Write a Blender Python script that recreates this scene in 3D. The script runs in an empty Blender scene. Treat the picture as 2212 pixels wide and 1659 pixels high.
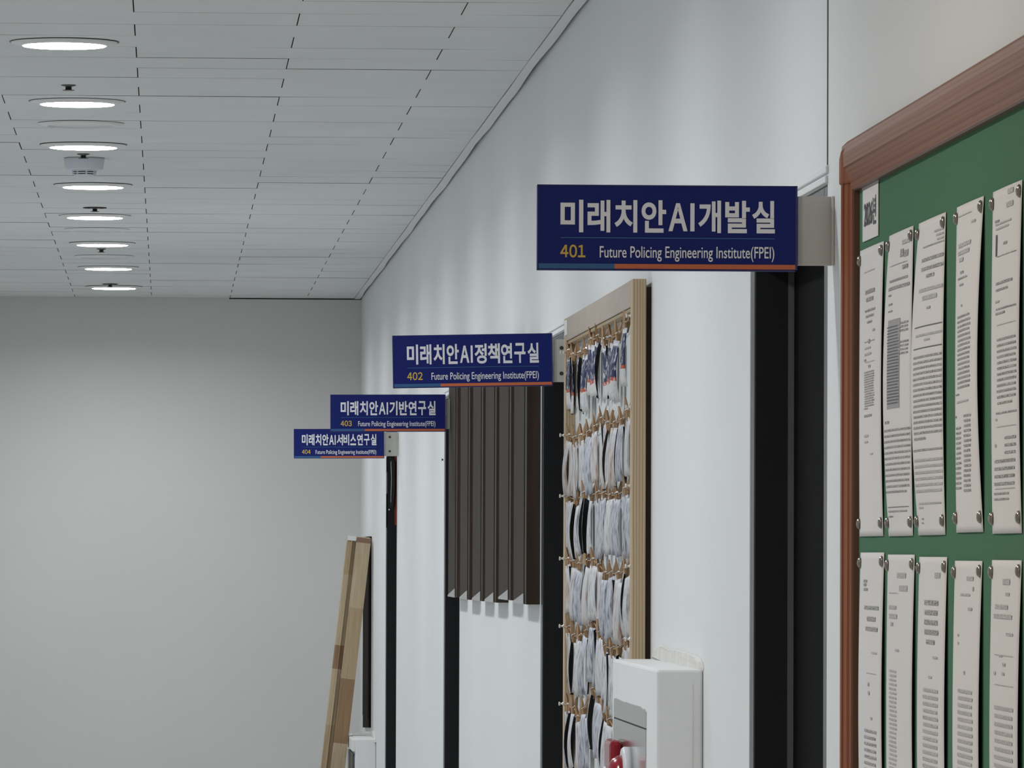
import bpy, bmesh, math, random
from mathutils import Vector, Matrix

random.seed(7)
SC = bpy.context.scene
C = SC.collection
PI = math.pi

# ------------------------------------------------------------------ camera
F = 14000.0                      # focal length in pixels of the 2212 x 1659 frame
PX, PY = 1106.0, 829.5
EYE = 1.67
ROLL = 0.005
_d = Vector(((362 - PX) / F, -(1194 - PY) / F, -1.0)).normalized()      # corridor axis seen by the camera
_u = Vector((math.sin(ROLL), math.cos(ROLL), 0.0)); _u = (_u - _d * _u.dot(_d)).normalized()
_x = _d.cross(_u)
cam_data = bpy.data.cameras.new('camera')
cam = bpy.data.objects.new('camera', cam_data); C.objects.link(cam)
cam_data.sensor_fit = 'HORIZONTAL'; cam_data.sensor_width = 36.0
cam_data.lens = F / 2212 * 36.0
cam_data.clip_start = 0.05; cam_data.clip_end = 100
M3 = Matrix((_x, _d, _u))
cam.matrix_world = Matrix.Translation((0, 0, EYE)) @ M3.to_4x4()
SC.camera = cam

# ------------------------------------------------------------------ world, exposure, lamp levels
w = bpy.data.worlds.new('world'); SC.world = w; w.use_nodes = True
w.node_tree.nodes['Background'].inputs[0].default_value = (0.5, 0.52, 0.55, 1)
w.node_tree.nodes['Background'].inputs[1].default_value = 0.02
SC.view_settings.view_transform = 'Standard'
SC.view_settings.look = 'None'
SC.view_settings.gamma = 1.0
SC.view_settings.use_curve_mapping = False
SC.view_settings.exposure = 0.0
LAMP_W = 8.5                    # ceiling downlights along the corridor
NEAR_W = 5.6                    # warmer downlights above the camera
SPREAD = 162
COOL = (0.955, 0.975, 1.0)
WARM = (1.0, 0.82, 0.66)

# ------------------------------------------------------------------ from picture to place
def ray(px, py):
    v = Vector(((px - PX) / F, -(py - PY) / F, -1.0))
    return M3 @ v
def at_depth(px, py, Y):                       # point on the plane across the corridor at Y
    r = ray(px, py); t = Y / r.y
    return r.x * t, EYE + r.z * t
YF = 25.0                                      # far wall
W, H = at_depth(781, 645, YF)                  # right wall plane and ceiling height
def on_wall(px, py, p=0.0):                    # (Y, Z) on the right wall, p metres proud of it
    r = ray(px, py); t = (W - p) / r.x
    return r.y * t, EYE + r.z * t
def on_ceil(px, py, dz=0.0):                   # (X, Y) on the ceiling
    r = ray(px, py); t = (H - dz - EYE) / r.z
    return r.x * t, r.y * t
def wy(px, p=0.0, py=900): return on_wall(px, py, p)[0]
XL = -1.15                                     # left wall
YB = -3.5                                      # wall behind the camera

# ------------------------------------------------------------------ materials
def lin(c):
    c = c / 255.0
    return c / 12.92 if c <= 0.04045 else ((c + 0.055) / 1.055) ** 2.4
def rgb(r, g, b): return (lin(r), lin(g), lin(b), 1)
def mat(name, col, rough=0.5, metal=0.0, noise=0.0, scale=40.0, bump=0.0, stretch=(1, 1, 1), spec=0.5, coat=0.0, bscale=None):
    m = bpy.data.materials.new(name); m.use_nodes = True
    nt = m.node_tree; b = nt.nodes['Principled BSDF']
    b.inputs['Base Color'].default_value = col
    b.inputs['Roughness'].default_value = rough
    b.inputs['Metallic'].default_value = metal
    b.inputs['Specular IOR Level'].default_value = spec
    b.inputs['Coat Weight'].default_value = coat
    if noise or bump:
        tc = nt.nodes.new('ShaderNodeTexCoord'); mp = nt.nodes.new('ShaderNodeMapping')
        mp.inputs['Scale'].default_value = stretch
        nt.links.new(tc.outputs['Object'], mp.inputs['Vector'])
        nz = nt.nodes.new('ShaderNodeTexNoise'); nz.inputs['Scale'].default_value = scale; nz.inputs['Detail'].default_value = 5
        nt.links.new(mp.outputs['Vector'], nz.inputs['Vector'])
        if noise:
            rp = nt.nodes.new('ShaderNodeValToRGB')
            lo = [c * (1 - noise) for c in col[:3]]; hi = [min(1, c * (1 + noise)) for c in col[:3]]
            rp.color_ramp.elements[0].position = 0.3; rp.color_ramp.elements[1].position = 0.7
            rp.color_ramp.elements[0].color = (*lo, 1); rp.color_ramp.elements[1].color = (*hi, 1)
            nt.links.new(nz.outputs['Fac'], rp.inputs['Fac']); nt.links.new(rp.outputs['Color'], b.inputs['Base Color'])
        if bump:
            bp = nt.nodes.new('ShaderNodeBump'); bp.inputs['Strength'].default_value = bump; bp.inputs['Distance'].default_value = 0.001
            src = nz
            if bscale:
                src = nt.nodes.new('ShaderNodeTexNoise'); src.inputs['Scale'].default_value = bscale
                nt.links.new(mp.outputs['Vector'], src.inputs['Vector'])
            nt.links.new(src.outputs['Fac'], bp.inputs['Height']); nt.links.new(bp.outputs['Normal'], b.inputs['Normal'])
    return m
def emit(name, col, s):
    m = bpy.data.materials.new(name); m.use_nodes = True
    b = m.node_tree.nodes['Principled BSDF']
    b.inputs['Base Color'].default_value = (0.8, 0.8, 0.8, 1)
    b.inputs['Emission Color'].default_value = (*col, 1); b.inputs['Emission Strength'].default_value = s
    return m
def stripe_mat(name, a, b_, scale, axis='X', rough=0.5, stretch=(1, 1, 0.04)):      # wood grain: wavy stripes along one axis
    m = bpy.data.materials.new(name); m.use_nodes = True
    nt = m.node_tree; b = nt.nodes['Principled BSDF']; b.inputs['Roughness'].default_value = rough; b.inputs['Specular IOR Level'].default_value = 0.1
    tc = nt.nodes.new('ShaderNodeTexCoord'); mp = nt.nodes.new('ShaderNodeMapping')
    mp.inputs['Scale'].default_value = stretch
    nt.links.new(tc.outputs['Object'], mp.inputs['Vector'])
    wv = nt.nodes.new('ShaderNodeTexWave'); wv.bands_direction = axis
    wv.inputs['Scale'].default_value = scale; wv.inputs['Distortion'].default_value = 3.0; wv.inputs['Detail'].default_value = 3
    nt.links.new(mp.outputs['Vector'], wv.inputs['Vector'])
    rp = nt.nodes.new('ShaderNodeValToRGB'); rp.color_ramp.elements[0].color = a; rp.color_ramp.elements[1].color = b_
    rp.color_ramp.elements[0].position = 0.1; rp.color_ramp.elements[1].position = 0.6
    nt.links.new(wv.outputs['Fac'], rp.inputs['Fac']); nt.links.new(rp.outputs['Color'], b.inputs['Base Color'])
    return m

MT = dict(
    wall=mat('wall_paint', (0.74, 0.76, 0.765, 1), 0.55, noise=0.015, scale=2.0, bump=0.12, bscale=260.0, spec=0.3),
    endwall=mat('end_wall_paint', (0.665, 0.665, 0.65, 1), 0.7, noise=0.02, scale=1.4, bump=0.12, bscale=200.0, spec=0.3),
    ceil=mat('ceiling_panel', (0.70, 0.72, 0.715, 1), 0.8, noise=0.03, scale=3.0, spec=0.2),
    ceil_edge=mat('ceiling_panel_edge', (0.10, 0.08, 0.066, 1), 0.9),
    void=mat('dark_void', (0.02, 0.018, 0.016, 1), 0.9),
    floor=mat('floor_vinyl', (0.72, 0.715, 0.70, 1), 0.35, noise=0.06, scale=9.0),
    moulding=mat('moulding_white', (0.72, 0.73, 0.73, 1), 0.5),
    navy=mat('sign_navy', (0.007, 0.015, 0.14, 1), 0.5, spec=0.2),
    navy_edge=mat('sign_edge', (0.02, 0.02, 0.12, 1), 0.45),
    white_ink=mat('sign_white', (0.78, 0.79, 0.83, 1), 0.5),
    gold=mat('sign_gold', (0.62, 0.42, 0.07, 1), 0.5),
    teal=mat('sign_teal', (0.022, 0.10, 0.26, 1), 0.45),
    orange=mat('sign_orange', (0.52, 0.13, 0.05, 1), 0.5),
    alu=mat('bracket_alu', (0.52, 0.51, 0.48, 1), 0.45, metal=0.25, noise=0.04, scale=20),
    screw=mat('dark_screw', (0.05, 0.045, 0.04, 1), 0.4, metal=0.6),
    black=mat('door_black', (0.006, 0.006, 0.006, 1), 0.8, spec=0.03),
    frameblack=mat('door_frame_black', (0.012, 0.013, 0.015, 1), 0.3, spec=0.5),
    green=mat('felt_green', (0.085, 0.20, 0.125, 1), 0.95, noise=0.05, scale=350, spec=0.05),
    brown=stripe_mat('board_frame_brown', (0.19, 0.060, 0.025, 1), (0.25, 0.084, 0.038, 1), 60, 'X', 0.42),
    brown_in=mat('board_frame_inner', (0.12, 0.05, 0.028, 1), 0.5),
    paper=mat('paper', (0.74, 0.735, 0.735, 1), 0.65, spec=0.2),
    ink=None, ink_light=None,
    tack=mat('tack_steel', (0.27, 0.25, 0.22, 1), 0.28, metal=1.0),
    wood=stripe_mat('board_wood', (0.36, 0.27, 0.165, 1), (0.50, 0.39, 0.26, 1), 70, 'X', 0.5),
    woodface=mat('board_wood_face', (0.40, 0.335, 0.275, 1), 0.45, noise=0.08, scale=30, stretch=(1, 0.2, 1)),
    backing=mat('display_backing', (0.58, 0.60, 0.60, 1), 0.6, noise=0.03, scale=8),
    peg=mat('peg_wood', (0.36, 0.22, 0.115, 1), 0.55, noise=0.18, scale=300, stretch=(1, 1, 0.15)),
    spring=mat('peg_spring', (0.75, 0.74, 0.72, 1), 0.25, metal=1.0),
    twine=mat('twine', (0.42, 0.28, 0.14, 1), 0.8),
    pin=mat('push_pin_clear', (0.75, 0.75, 0.73, 1), 0.15, metal=0.4),
    card_back=mat('photo_back_black', (0.012, 0.011, 0.012, 1), 0.8, spec=0.08),
    panel=mat('slat_brown', (0.040, 0.026, 0.019, 1), 0.55, spec=0.2, noise=0.2, scale=60, stretch=(1, 1, 0.1)),
    panel_face=mat('slat_face', (0.050, 0.043, 0.037, 1), 0.75, spec=0.08, noise=0.1, scale=60, stretch=(1, 1, 0.1)),
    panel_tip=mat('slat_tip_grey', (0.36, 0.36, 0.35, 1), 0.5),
    cabinet=mat('cabinet_paint', (0.76, 0.765, 0.76, 1), 0.5, noise=0.02, scale=6, bump=0.15, bscale=90),
    steel=mat('cabinet_steel', (0.47, 0.48, 0.48, 1), 0.13, metal=0.85),
    plaster=mat('plaster', (0.66, 0.65, 0.62, 1), 0.8, noise=0.08, scale=25, bump=0.25, bscale=60),
    red=mat('red_lens', (0.25, 0.006, 0.014, 1), 0.2, spec=0.35, coat=0.15),
    redmatt=mat('red_notice', (0.30, 0.045, 0.025, 1), 0.5),
    plastic=mat('grey_plastic', (0.58, 0.58, 0.61, 1), 0.4),
    detector=mat('detector_plastic', (0.60, 0.65, 0.70, 1), 0.45),
    lampring=mat('lamp_ring', (0.74, 0.74, 0.73, 1), 0.45),
    chrome=mat('sprinkler_chrome', (0.16, 0.15, 0.14, 1), 0.35, metal=0.8),
    timber=None, darkwood=mat('dark_panel', (0.020, 0.017, 0.014, 1), 0.85, spec=0.05, noise=0.35, scale=50, stretch=(1, 1, 0.05)),
    seal=mat('grey_seal', (0.09, 0.092, 0.095, 1), 0.6),
    strap=mat('dark_strap', (0.02, 0.02, 0.021, 1), 0.6),
    sticker=mat('white_sticker', (0.75, 0.77, 0.76, 1), 0.4),
    lens=emit('lamp_lens', (0.97, 0.985, 1.0), 34.0),
)

def ink_mat(name, dark, lo, hi):                       # printed lines broken up into glyph-like marks
    m = bpy.data.materials.new(name); m.use_nodes = True
    nt = m.node_tree; b = nt.nodes['Principled BSDF']; b.inputs['Roughness'].default_value = 0.7
    b.inputs['Specular IOR Level'].default_value = 0.2
    tc = nt.nodes.new('ShaderNodeTexCoord'); mp = nt.nodes.new('ShaderNodeMapping'); mp.inputs['Scale'].default_value = (1, 0.35, 1)
    nt.links.new(tc.outputs['Object'], mp.inputs['Vector'])
    nz = nt.nodes.new('ShaderNodeTexNoise'); nz.inputs['Scale'].default_value = 700; nz.inputs['Detail'].default_value = 3
    nt.links.new(mp.outputs['Vector'], nz.inputs['Vector'])
    rp = nt.nodes.new('ShaderNodeValToRGB')
    rp.color_ramp.elements[0].position = lo; rp.color_ramp.elements[0].color = (dark, dark, dark * 1.02, 1)
    rp.color_ramp.elements[1].position = hi; rp.color_ramp.elements[1].color = (0.62, 0.62, 0.62, 1)
    nt.links.new(nz.outputs['Fac'], rp.inputs['Fac']); nt.links.new(rp.outputs['Color'], b.inputs['Base Color'])
    return m
MT['ink'] = ink_mat('ink', 0.16, 0.40, 0.66)
MT['ink_light'] = ink_mat('ink_light', 0.34, 0.38, 0.66)
MT['ink_solid'] = mat('ink_solid', (0.07, 0.065, 0.07, 1), 0.6)
MT['ink_grey'] = mat('ink_grey', (0.33, 0.33, 0.345, 1), 0.6)

def timber_mat(name, blocks):                          # finger-jointed blocks of different browns along the length
    m = bpy.data.materials.new(name); m.use_nodes = True
    nt = m.node_tree; b = nt.nodes['Principled BSDF']; b.inputs['Roughness'].default_value = 0.5; b.inputs['Specular IOR Level'].default_value = 0.3
    tc = nt.nodes.new('ShaderNodeTexCoord'); sp = nt.nodes.new('ShaderNodeSeparateXYZ'); nt.links.new(tc.outputs['Object'], sp.inputs[0])
    dv = nt.nodes.new('ShaderNodeMath'); dv.operation = 'DIVIDE'; dv.inputs[1].default_value = 2.0; nt.links.new(sp.outputs['Z'], dv.inputs[0])
    rp = nt.nodes.new('ShaderNodeValToRGB'); rp.color_ramp.interpolation = 'CONSTANT'; e = rp.color_ramp.elements
    while len(e) < len(blocks): e.new(0.5)
    for k, (z, c) in enumerate(blocks): e[k].position = z / 2.0; e[k].color = (*c, 1)
    nt.links.new(dv.outputs[0], rp.inputs['Fac'])
    mp2 = nt.nodes.new('ShaderNodeMapping'); mp2.inputs['Scale'].default_value = (1, 1, 0.05); nt.links.new(tc.outputs['Object'], mp2.inputs['Vector'])
    nz = nt.nodes.new('ShaderNodeTexNoise'); nz.inputs['Scale'].default_value = 160; nz.inputs['Detail'].default_value = 4
    nt.links.new(mp2.outputs['Vector'], nz.inputs['Vector'])
    rp2 = nt.nodes.new('ShaderNodeValToRGB'); rp2.color_ramp.elements[0].color = (0.76, 0.75, 0.72, 1); rp2.color_ramp.elements[1].color = (1, 1, 1, 1)
    rp2.color_ramp.elements[0].position = 0.3; rp2.color_ramp.elements[1].position = 0.7
    nt.links.new(nz.outputs['Fac'], rp2.inputs['Fac'])
    mx = nt.nodes.new('ShaderNodeMix'); mx.data_type = 'RGBA'; mx.blend_type = 'MULTIPLY'; mx.inputs['Factor'].default_value = 1
    nt.links.new(rp.outputs['Color'], mx.inputs['A']); nt.links.new(rp2.outputs['Color'], mx.inputs['B'])
    nt.links.new(mx.outputs['Result'], b.inputs['Base Color'])
    return m
_li, _mi, _dk = (0.56, 0.45, 0.30), (0.49, 0.37, 0.23), (0.32, 0.205, 0.115)
MT['timber_edge'] = timber_mat('timber_edge', [(0.0, _mi), (0.4, _li), (0.78, _mi), (1.05, _li), (1.255, _dk), (1.34, _li), (1.6, _mi)])
MT['timber'] = timber_mat('timber_main', [(0.0, _li), (0.35, _mi), (0.7, _li), (0.985, _dk), (1.225, _mi), (1.48, _li)])

def photo_mat(name, stops, blot, blot_col, lo=0.5, hi=0.62, zs=0.32):    # front of a hanging print: bands down its length and blotches
    m = bpy.data.materials.new(name); m.use_nodes = True
    nt = m.node_tree; b = nt.nodes['Principled BSDF']; b.inputs['Roughness'].default_value = 0.5; b.inputs['Specular IOR Level'].default_value = 0.2
    tc = nt.nodes.new('ShaderNodeTexCoord'); sp = nt.nodes.new('ShaderNodeSeparateXYZ'); nt.links.new(tc.outputs['Object'], sp.inputs[0])
    mr = nt.nodes.new('ShaderNodeMapRange'); mr.inputs['From Min'].default_value = 0; mr.inputs['From Max'].default_value = -0.1
    nt.links.new(sp.outputs['Z'], mr.inputs['Value'])
    rp = nt.nodes.new('ShaderNodeValToRGB'); e = rp.color_ramp.elements
    rp.color_ramp.interpolation = 'CONSTANT' if len(stops) > 2 else 'LINEAR'
    while len(e) < len(stops): e.new(0.5)
    for k, (p, c) in enumerate(stops): e[k].position = p; e[k].color = (*c, 1)
    nt.links.new(mr.outputs['Result'], rp.inputs['Fac'])
    oi = nt.nodes.new('ShaderNodeObjectInfo')
    ad = nt.nodes.new('ShaderNodeVectorMath'); ad.operation = 'ADD'
    ml = nt.nodes.new('ShaderNodeVectorMath'); ml.operation = 'MULTIPLY'; ml.inputs[1].default_value = (1, 1, zs)
    cx = nt.nodes.new('ShaderNodeCombineXYZ')
    sc = nt.nodes.new('ShaderNodeMath'); sc.operation = 'MULTIPLY'; sc.inputs[1].default_value = 31.0
    nt.links.new(oi.outputs['Random'], sc.inputs[0])
    for k in range(3): nt.links.new(sc.outputs[0], cx.inputs[k])
    nt.links.new(tc.outputs['Object'], ml.inputs[0]); nt.links.new(ml.outputs[0], ad.inputs[0]); nt.links.new(cx.outputs[0], ad.inputs[1])
    nz = nt.nodes.new('ShaderNodeTexNoise'); nz.inputs['Scale'].default_value = blot; nz.inputs['Detail'].default_value = 4
    nt.links.new(ad.outputs[0], nz.inputs['Vector'])
    r2 = nt.nodes.new('ShaderNodeValToRGB'); r2.color_ramp.elements[0].position = lo; r2.color_ramp.elements[1].position = hi
    r2.color_ramp.elements[0].color = (0, 0, 0, 1); r2.color_ramp.elements[1].color = (1, 1, 1, 1)
    nt.links.new(nz.outputs['Fac'], r2.inputs['Fac'])
    mx = nt.nodes.new('ShaderNodeMix'); mx.data_type = 'RGBA'
    nt.links.new(r2.outputs['Color'], mx.inputs['Factor']); nt.links.new(rp.outputs['Color'], mx.inputs['A']); mx.inputs['B'].default_value = (*blot_col, 1)
    nt.links.new(mx.outputs['Result'], b.inputs['Base Color'])
    return m
NV, WH = (0.014, 0.020, 0.075), (0.58, 0.57, 0.56)
MT['photo_blue'] = photo_mat('photo_blue', [(0.0, (0.55, 0.58, 0.62)), (0.08, NV), (0.58, (0.42, 0.07, 0.03)), (0.64, WH)], 120, (0.46, 0.47, 0.52), 0.54, 0.60, 0.75)
MT['photo_white'] = photo_mat('photo_white', [(0.0, (0.60, 0.61, 0.64)), (1.0, (0.50, 0.495, 0.49))], 130, (0.20, 0.20, 0.22), 0.48, 0.70)
MT['photo_silver'] = photo_mat('photo_silver', [(0.0, (0.52, 0.54, 0.60)), (1.0, (0.40, 0.415, 0.45))], 150, (0.10, 0.11, 0.15), 0.46, 0.68)
MT['photo_skin'] = photo_mat('photo_skin', [(0.0, (0.56, 0.57, 0.60)), (1.0, (0.48, 0.46, 0.44))], 90, (0.33, 0.22, 0.17), 0.48, 0.66)

# ------------------------------------------------------------------ geometry helpers
def V3(*a): return Vector(a)
def bx(bm, x0, x1, y0, y1, z0, z1, mi=0, M=None):
    co = [(x, y, z) for x in (x0, x1) for y in (y0, y1) for z in (z0, z1)]
    vs = [bm.verts.new(M @ Vector(c) if M else c) for c in co]
    for f in ((0, 1, 3, 2), (4, 6, 7, 5), (0, 4, 5, 1), (2, 3, 7, 6), (0, 2, 6, 4), (1, 5, 7, 3)):
        fc = bm.faces.new([vs[i] for i in f]); fc.material_index = mi
def prism(bm, poly, fn, a, b, mi=0):           # polygon (u,v) swept from a to b; fn(u, v, t) -> point
    A = [bm.verts.new(fn(u, v, a)) for u, v in poly]; B = [bm.verts.new(fn(u, v, b)) for u, v in poly]
    n = len(poly)
    fs = [bm.faces.new(A[::-1]), bm.faces.new(B)]
    for i in range(n): fs.append(bm.faces.new((A[i], A[(i + 1) % n], B[(i + 1) % n], B[i])))
    for f in fs: f.material_index = mi
def lathe(bm, prof, c=(0, 0, 0), axis='Z', n=32, mi=0, smooth=True):
    rings = []
    for r, h in prof:
        ring = []
        for k in range(n):
            a = 2 * PI * k / n
            p = (r * math.cos(a), r * math.sin(a), h) if axis == 'Z' else ((h, r * math.cos(a), r * math.sin(a)) if axis == 'X' else (r * math.cos(a), h, r * math.sin(a)))
            ring.append(bm.verts.new(Vector(c) + Vector(p)))
        rings.append(ring)
    for i in range(len(rings) - 1):
        for k in range(n):
            f = bm.faces.new((rings[i][k], rings[i][(k + 1) % n], rings[i + 1][(k + 1) % n], rings[i + 1][k]))
            f.smooth = smooth; f.material_index = mi
    for ring in (rings[0], rings[-1]):
        f = bm.faces.new(ring); f.material_index = mi
def tube(bm, pts, r, n=6, mi=0):
    pts = [Vector(p) for p in pts]; rings = []
    for i, p in enumerate(pts):
        t = (pts[min(i + 1, len(pts) - 1)] - pts[max(i - 1, 0)]).normalized()
        s = t.orthogonal().normalized() if abs(t.z) > 0.9 else t.cross(Vector((0, 0, 1))).normalized()
        q = s.cross(t)
        rings.append([bm.verts.new(p + (s * math.cos(2 * PI * k / n) + q * math.sin(2 * PI * k / n)) * r) for k in range(n)])
    for i in range(len(rings) - 1):
        for k in range(n):
            f = bm.faces.new((rings[i][k], rings[i][(k + 1) % n], rings[i + 1][(k + 1) % n], rings[i + 1][k])); f.smooth = True; f.material_index = mi
    bm.faces.new(rings[0][::-1]); bm.faces.new(rings[-1])
def obj(name, bm, mats, parent=None, loc=None, bevel=0.0, fix=True):
    if fix: bmesh.ops.recalc_face_normals(bm, faces=bm.faces[:])
    me = bpy.data.meshes.new(name); bm.to_mesh(me); bm.free()
    for m in (mats if isinstance(mats, (list, tuple)) else [mats]): me.materials.append(m)
    o = bpy.data.objects.new(name, me); C.objects.link(o)
    if parent: o.parent = parent
    if loc: o.location = loc
    if bevel:
        b = o.modifiers.new('bevel', 'BEVEL'); b.width = bevel; b.segments = 2; b.limit_method = 'ANGLE'
    return o
def NB(): return bmesh.new()
def tag(o, label, cat, group=None, kind=None):
    o['label'] = label; o['category'] = cat
    if group: o['group'] = group
    if kind: o['kind'] = kind
    return o
def thing(name, label, cat, loc=(0, 0, 0), group=None, kind=None):
    o = bpy.data.objects.new(name, None); C.objects.link(o); o.location = loc; o.empty_display_size = 0.05
    return tag(o, label, cat, group, kind)
def struct(name, bm, m, label, cat, loc=None, bevel=0.0):
    return tag(obj(name, bm, m, None, loc, bevel), label, cat, kind='structure')
def dup(root, loc, rotz=0.0):
    r = root.copy(); C.objects.link(r); r.location = loc; r.rotation_euler = (0, 0, rotz)
    for ch in root.children:
        c = ch.copy(); C.objects.link(c); c.parent = r
        for g in ch.children:
            d = g.copy(); C.objects.link(d); d.parent = c
    return r
ORD = ['first', 'second', 'third', 'fourth', 'fifth', 'sixth', 'seventh', 'eighth', 'ninth', 'tenth', 'eleventh', 'twelfth', 'thirteenth', 'fourteenth', 'fifteenth']

# ------------------------------------------------------------------ lettering
_gl = {}
def glyphs(s, offset):
    key = (s, offset)
    if key not in _gl:
        cu = bpy.data.curves.new('lettering', 'FONT'); cu.body = s; cu.offset = offset; cu.resolution_u = 6
        o = bpy.data.objects.new('lettering', cu); C.objects.link(o)
        dg = bpy.context.evaluated_depsgraph_get(); dg.update()
        me = o.evaluated_get(dg).to_mesh()
        vs = [tuple(v.co) for v in me.vertices]; fs = [tuple(p.vertices) for p in me.polygons]
        o.evaluated_get(dg).to_mesh_clear()
        bpy.data.objects.remove(o); bpy.data.curves.remove(cu)
        _gl[key] = (vs, fs)
    return _gl[key]
WIDE = {ch: chr(ord(ch) + 0xFEE0) for ch in 'ABCDEFGHIJKLMNOPQRSTUVWXYZabcdefghijklmnopqrstuvwxyz0123456789()'}
def latin(bm, s, x0, x1, y0, y1, fn, offset=0.0, track=0.10, space=0.25):   # proportional setting of single glyphs
    pen = 0.0; parts = []
    for ch in s:
        if ch == ' ': pen += space - track; continue
        vs, fs = glyphs(WIDE[ch], offset)
        ax, bx_ = min(v[0] for v in vs), max(v[0] for v in vs)
        parts.append(([(v[0] - ax + pen, v[1]) for v in vs], fs)); pen += bx_ - ax + track
    W_ = pen - track
    ys = [v[1] for vs, _ in parts for v in vs]; ay, by = min(ys), max(ys)
    for vs, fs in parts:
        out = [bm.verts.new(fn(x0 + v[0] / W_ * (x1 - x0), y0 + (v[1] - ay) / (by - ay) * (y1 - y0))) for v in vs]
        for f in fs:
            try: bm.faces.new([out[i] for i in f])
            except ValueError: pass
def letters(bm, s, x0, x1, y0, y1, fn, offset=0.0, mi=0):       # lettering fitted to a box; fn(x, y) -> point
    vs, fs = glyphs(s, offset)
    ax, bx_ = min(v[0] for v in vs), max(v[0] for v in vs); ay, by = min(v[1] for v in vs), max(v[1] for v in vs)
    out = [bm.verts.new(fn(x0 + (v[0] - ax) / (bx_ - ax) * (x1 - x0), y0 + (v[1] - ay) / (by - ay) * (y1 - y0))) for v in vs]
    for f in fs:
        try: fc = bm.faces.new([out[i] for i in f]); fc.material_index = mi
        except ValueError: pass

# ------------------------------------------------------------------ the room
DOORS = {}                                            # opening near and far edge in Y
DT = on_wall(1788, 397)[1]                            # top of the door frames
for num, a, b in ((401, wy(1787), wy(1620)), (402, 11.94, wy(1169)), (403, wy(993.5, 0, 1200), wy(960)), (404, wy(857.5, 0, 1100), wy(834.5))):
    DOORS[num] = (a, b)
bm = NB()
WT = 0.18
edge = YB
for num in (401, 402, 403, 404):
    a, b = DOORS[num]
    bx(bm, W, W + WT, edge, a, 0, H + 0.06); bx(bm, W, W + WT, a, b, DT, H + 0.06); edge = b
bx(bm, W, W + WT, edge, YF + 0.2, 0, H + 0.06)
struct('wall_right', bm, MT['wall'], 'long white painted right wall with four door openings', 'wall')
bm = NB(); bx(bm, XL - 0.1, XL, YB, YF + 0.2, 0, H + 0.06); struct('wall_left', bm, MT['wall'], 'white left wall of the corridor', 'wall')
bm = NB(); bx(bm, XL, W, YF, YF + 0.1, 0, H - 0.005)
bx(bm, XL, at_depth(495, 645, YF)[0], YF, YF + 0.1, H - 0.005, H + 0.06)
struct('wall_far', bm, MT['endwall'], 'plain grey white end wall closing the corridor', 'wall')
bm = NB(); bx(bm, XL, W, YB - 0.1, YB, 0, H + 0.06); struct('wall_back', bm, MT['wall'], 'white wall behind the viewer', 'wall')
bm = NB(); bx(bm, XL - 0.1, W + WT, YB - 0.1, YF + 0.2, -0.08, 0); struct('floor', bm, MT['floor'], 'grey corridor floor', 'floor')

# ceiling: half-bonded long panels, each hung a hair higher or lower than its neighbours
yr0 = on_ceil(960, 57.7)[1]; yr1 = on_ceil(840, 313)[1]
ROW = (yr1 - yr0) / 13.0
JX = [at_depth(x, 640, YF)[0] for x in (160, 330, 497, 662)]
COL = (JX[3] - JX[0]) / 3.0
bm = NB()
k0 = int((YB - yr0) / ROW) - 1; k1 = int((YF - yr0) / ROW) + 1
GX, GY = 0.0011, 0.0006
XE = W - 0.028
for k in range(k0, k1 + 1):
    ya, yb = yr0 + k * ROW, yr0 + (k + 1) * ROW
    ya, yb = max(ya, YB), min(yb, YF)
    if yb - ya < 0.01: continue
    xs = []
    par = k % 2                                        # which joints this row owns
    x = JX[3] if par == 0 else JX[2]
    while x > XL: x -= 2 * COL
    while x < XE: xs.append(x); x += 2 * COL
    xs = [XL] + [q for q in xs if XL < q < XE] + [XE]
    for xa, xb in zip(xs[:-1], xs[1:]):
        dz = random.random() ** 2.6 * 0.0009
        tl = (random.random() - 0.5) * 0.0007
        j = (random.random() - 0.5) * 0.003
        co = [(xa + GX, ya + GY, H - dz - tl), (xb - GX, ya + GY, H - dz + tl), (xb - GX, yb - GY, H - dz + tl * .5), (xa + GX, yb - GY, H - dz - tl)]
        lo = [bm.verts.new(c) for c in co]; hi = [bm.verts.new((c[0], c[1], H + 0.014)) for c in co]
        bm.faces.new(lo[::-1])
        for i in range(4):
            f = bm.faces.new((lo[i], lo[(i + 1) % 4], hi[(i + 1) % 4], hi[i])); f.material_index = 1
bx(bm, XL - 0.1, W + WT, YB - 0.1, YF + 0.2, H + 0.0145, H + 0.06, 2)
struct('ceiling', bm, [MT['ceil'], MT['ceil_edge'], MT['void']], 'grey white ceiling of long panels with staggered joints', 'ceiling')

# wavy moulding between ceiling and right wall
bm = NB(); n = 150; A = []; B = []
for i in range(n + 1):
    y = YB + (YF - 0.002 - YB) * i / n
    wv = 0.0016 * math.sin(y * 2.3) + 0.0012 * math.sin(y * 5.1 + 1) + random.uniform(-0.0005, 0.0005)
    A.append((W - 0.0275 + 0.3 * wv, y)); B.append((W - 0.0075 + wv, y))
def strip(bm, A, B, z0, z1, mi):
    r = []
    for (xa, ya), (xb, yb) in zip(A, B): r.append([bm.verts.new(c) for c in ((xa, ya, z0), (xb, yb, z0), (xb, yb, z1), (xa, ya, z1))])
    for p, q in zip(r[:-1], r[1:]):
        for k in range(4):
            f = bm.faces.new((p[k], p[(k + 1) % 4], q[(k + 1) % 4], q[k])); f.material_index = mi
    bm.faces.new(r[0]).material_index = mi; bm.faces.new(r[-1][::-1]).material_index = mi
strip(bm, A, B, H - 0.0022, H + 0.010, 0)
struct('trim_1', bm, MT['moulding'], 'thin wavy white moulding where ceiling meets right wall', 'moulding')

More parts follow.
